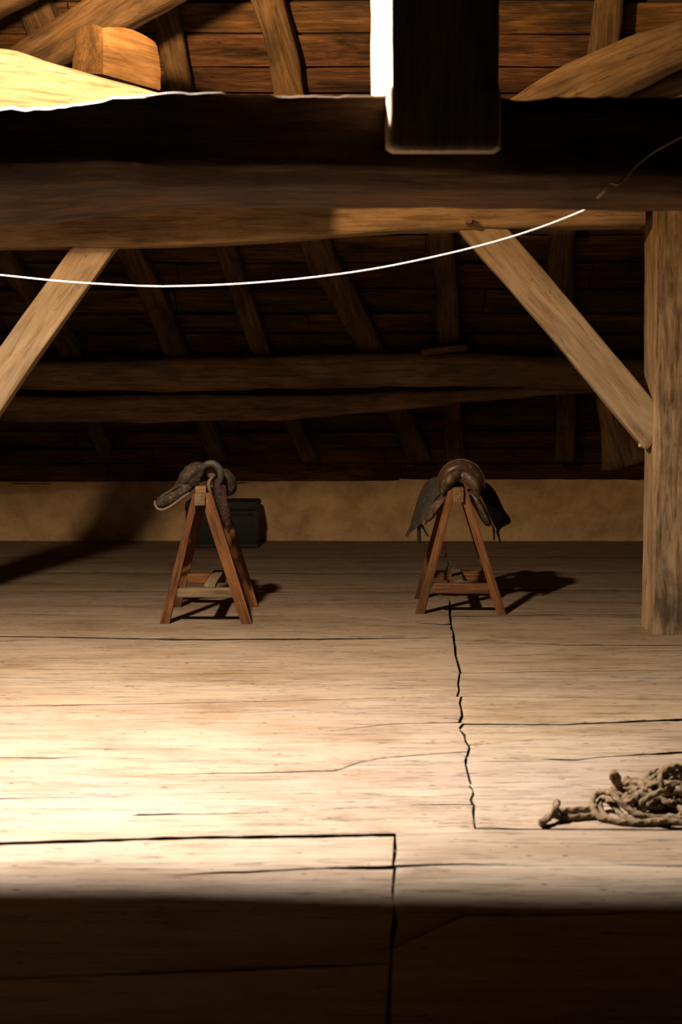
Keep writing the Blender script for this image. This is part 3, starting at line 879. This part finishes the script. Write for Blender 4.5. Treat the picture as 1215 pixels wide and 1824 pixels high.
# loose block wedged under the left saddle, on the trestle beam
V, Fc = extrude_profile([(-.034,0.0),(.034,0.0),(.036,.046),(-.036,.046)], 0, .09, .005)
p = P(357.5, 879, 9.32); V = [v+Vector((p.x, p.y-.0, p.z+.001)) for v in V]
tag(link('wood_block', V, Fc, M['orange'], loc=p), 'small orange wood block on the end of the left trestle beam', 'block')

# ------------------------------------------------------------------ trunk by the wall
def trunk():
    Yt = F*H/(977-HOR); s = Yt/F
    x0, x1 = (330-607.5)*s, (460-607.5)*s; hgt = (977-894)*s
    root = empty('trunk', ((x0+x1)/2, Yt+.2, 0), 'low black trunk standing against the back wall behind the left trestle', 'trunk')
    def add(n, vf, m): return link(n, vf[0], vf[1], m, parent=root)
    zl = hgt-.085
    add('body', merge([box(x0+.012, x1-.012, Yt+.012, Yt+.42, .012, zl, .006),
                       box(x0, x1, Yt, Yt+.43, 0.0, .04, .006),
                       box(x0+.002, x0+.05, Yt+.002, Yt+.03, .03, zl, .004), box(x1-.05, x1-.002, Yt+.002, Yt+.03, .03, zl, .004),
                       box(x0+.04, x1-.04, Yt+.004, Yt+.03, zl-.045, zl-.004, .004)]), M['trunk'])
    add('lid', merge([box(x0-.004, x1+.004, Yt-.006, Yt+.432, zl+.003, hgt-.012, .008), box(x0+.004, x1-.004, Yt+.004, Yt+.425, hgt-.02, hgt, .008)]), M['trunk'])
trunk()

# ------------------------------------------------------------------ heap of rope
def rope_heap():
    rad = .011
    def q(a, b, Y): return P(a, b, Y)
    pts = []
    # tail on the left: out to the bight and back
    pts += [q(1075,1440,5.24), q(1040,1443,5.24), q(1010,1447,5.22), q(994,1445,5.2), q(990,1436,5.18), q(993,1428,5.16), q(991,1438,5.13), q(980,1452,5.11), q(966,1462,5.09), q(964,1466,5.07),
            q(972,1462,5.08), q(984,1452,5.12), q(998,1456,5.14), q(1020,1457,5.14), q(1060,1457,5.16)]
    # big front loop
    pts += [q(1085,1468,5.12), q(1068,1455,5.14), q(1056,1438,5.2), q(1058,1420,5.25), q(1072,1411,5.25), q(1090,1414,5.2), q(1104,1428,5.15), q(1120,1442,5.13), q(1145,1453,5.1), q(1175,1457,5.1), q(1215,1458,5.1), q(1260,1460,5.1)]
    pts += [q(1300,1450,5.3), q(1260,1425,5.4), q(1215,1420,5.3), q(1180,1428,5.3), q(1150,1432,5.28), q(1130,1420,5.28), q(1150,1409,5.3), q(1170,1418,5.27), q(1195,1432,5.25)]
    # little standing loop
    pts += [q(1210,1440,5.42), q(1160,1450,5.38), q(1120,1430,5.4), q(1100,1416,5.4), q(1102,1395,5.38), q(1100,1382,5.36), q(1093,1376,5.36), q(1091,1384,5.38), q(1097,1394,5.42), q(1110,1399,5.44), q(1130,1401,5.44), q(1150,1394,5.42), q(1172,1380,5.4)]
    # tall loop at the right
    pts += [q(1183,1369,5.38), q(1200,1364,5.36), q(1214,1374,5.33), q(1218,1392,5.3), q(1205,1408,5.25), q(1190,1412,5.24), q(1178,1398,5.24), q(1178,1380,5.26), q(1192,1368,5.3), q(1212,1366,5.33), q(1240,1380,5.36)]
    pts += [q(1280,1420,5.4), q(1250,1455,5.35), q(1200,1466,5.12), q(1150,1468,5.08), q(1110,1466,5.09), q(1085,1462,5.12), q(1072,1446,5.2), q(1068,1430,5.25), q(1078,1424,5.28), q(1098,1440,5.22), q(1112,1456,5.14), q(1140,1464,5.1), q(1190,1462,5.07), q(1250,1468,5.08)]
    # tangle filling the heap
    rnd = random.Random(11)
    def top(x):
        pr = ((1080,.03),(1110,.05),(1140,.062),(1165,.085),(1190,.125),(1230,.135),(1290,.10),(1330,.05))
        for a, b in zip(pr, pr[1:]):
            if x <= b[0]: return a[1]+(b[1]-a[1])*max(0, (x-a[0])/(b[0]-a[0]))
        return .04
    for k in range(26):
        cx, cy = rnd.uniform(1105, 1290), rnd.uniform(5.2, 5.5)
        r = rnd.uniform(.025, .06); a0 = rnd.uniform(0, 6.28); nrm = Vector((rnd.uniform(-1,1), rnd.uniform(-1,1), rnd.uniform(.2,1))).normalized()
        e1 = nrm.cross(Vector((0,.3,1))).normalized(); e2 = nrm.cross(e1)
        zt = top(cx); c = Vector(((cx-607.5)*cy/F, cy, rnd.uniform(.02, zt*.8)))
        for m in range(6):
            a = a0+m*1.05
            v = c+e1*math.cos(a)*r*1.5+e2*math.sin(a)*r
            pxx = v.x*F/v.y+607.5
            pts.append(Vector((v.x, v.y, max(rad+.003, min(top(pxx), v.z)))))
    pts = [Vector((p.x, p.y, max(p.z, rad+.002))) for p in pts]
    path = resample(catmull(pts, 14), .006)
    V, Fc = tube(path, rad, 12, 3, .045)
    o = link('rope', V, Fc, M['rope'], loc=(pts[0].x, pts[0].y, 0))
    tag(o, 'tangled heap of thick hemp rope lying on the floor at lower right', 'rope')
rope_heap()

# ------------------------------------------------------------------ light, world, camera
def point(name, loc, e, col, r):
    l = bpy.data.lights.new(name, 'POINT'); l.energy = e; l.color = col; l.shadow_soft_size = r
    o = bpy.data.objects.new(name, l); o.location = loc; C.objects.link(o); return o
point('warm_fill', (-1.4, 5.9, 3.5), 480, (1.0, .61, .28), .10)  # warm share split from the one source here, added to tint far parts
l = bpy.data.lights.new('roof_hatch_daylight', 'AREA'); l.shape = 'DISK'; l.size = .22; l.energy = 670; l.color = (1.0, .925, .87)
o = bpy.data.objects.new('roof_hatch_daylight', l); o.location = (-1.4, 5.9, 3.5); o.rotation_euler = (math.radians(-18), 0, 0); C.objects.link(o)
l = bpy.data.lights.new('roof_board_fill', 'SPOT'); l.energy = 1150; l.color = (1.0, .62, .30); l.shadow_soft_size = .10; l.spot_size = math.radians(104); l.spot_blend = .5  # added upward spot that brightens the upper roof boards, no lamp of its own
o = bpy.data.objects.new('roof_board_fill', l); o.location = (-1.4, 5.9, 3.52); C.objects.link(o)
o.rotation_euler = Vector((.30, .72, .60)).to_track_quat('-Z', 'Y').to_euler()
w = bpy.data.worlds.new('World'); bpy.context.scene.world = w; w.use_nodes = True
w.node_tree.nodes['Background'].inputs[0].default_value = (1.0, .60, .30, 1); w.node_tree.nodes['Background'].inputs[1].default_value = .001

cam = bpy.data.cameras.new('Camera'); co = bpy.data.objects.new('Camera', cam); C.objects.link(co)
co.location = (0, 0, H); co.rotation_euler = (math.pi/2, 0, 0)
cam.sensor_fit = 'VERTICAL'; cam.sensor_height = 36; cam.sensor_width = 24; cam.lens = 36*F/1824
cam.shift_y = -(912-HOR)/1824
cam.clip_end = 100
cam.dof.use_dof = True; cam.dof.focus_distance = 9.7; cam.dof.aperture_fstop = 3.0
S = bpy.context.scene; S.camera = co
S.cycles.diffuse_bounces = 2
S.view_settings.view_transform = 'Standard'; S.view_settings.look = 'None'; S.view_settings.gamma = 1; S.view_settings.exposure = 0
S.view_settings.use_curve_mapping = False
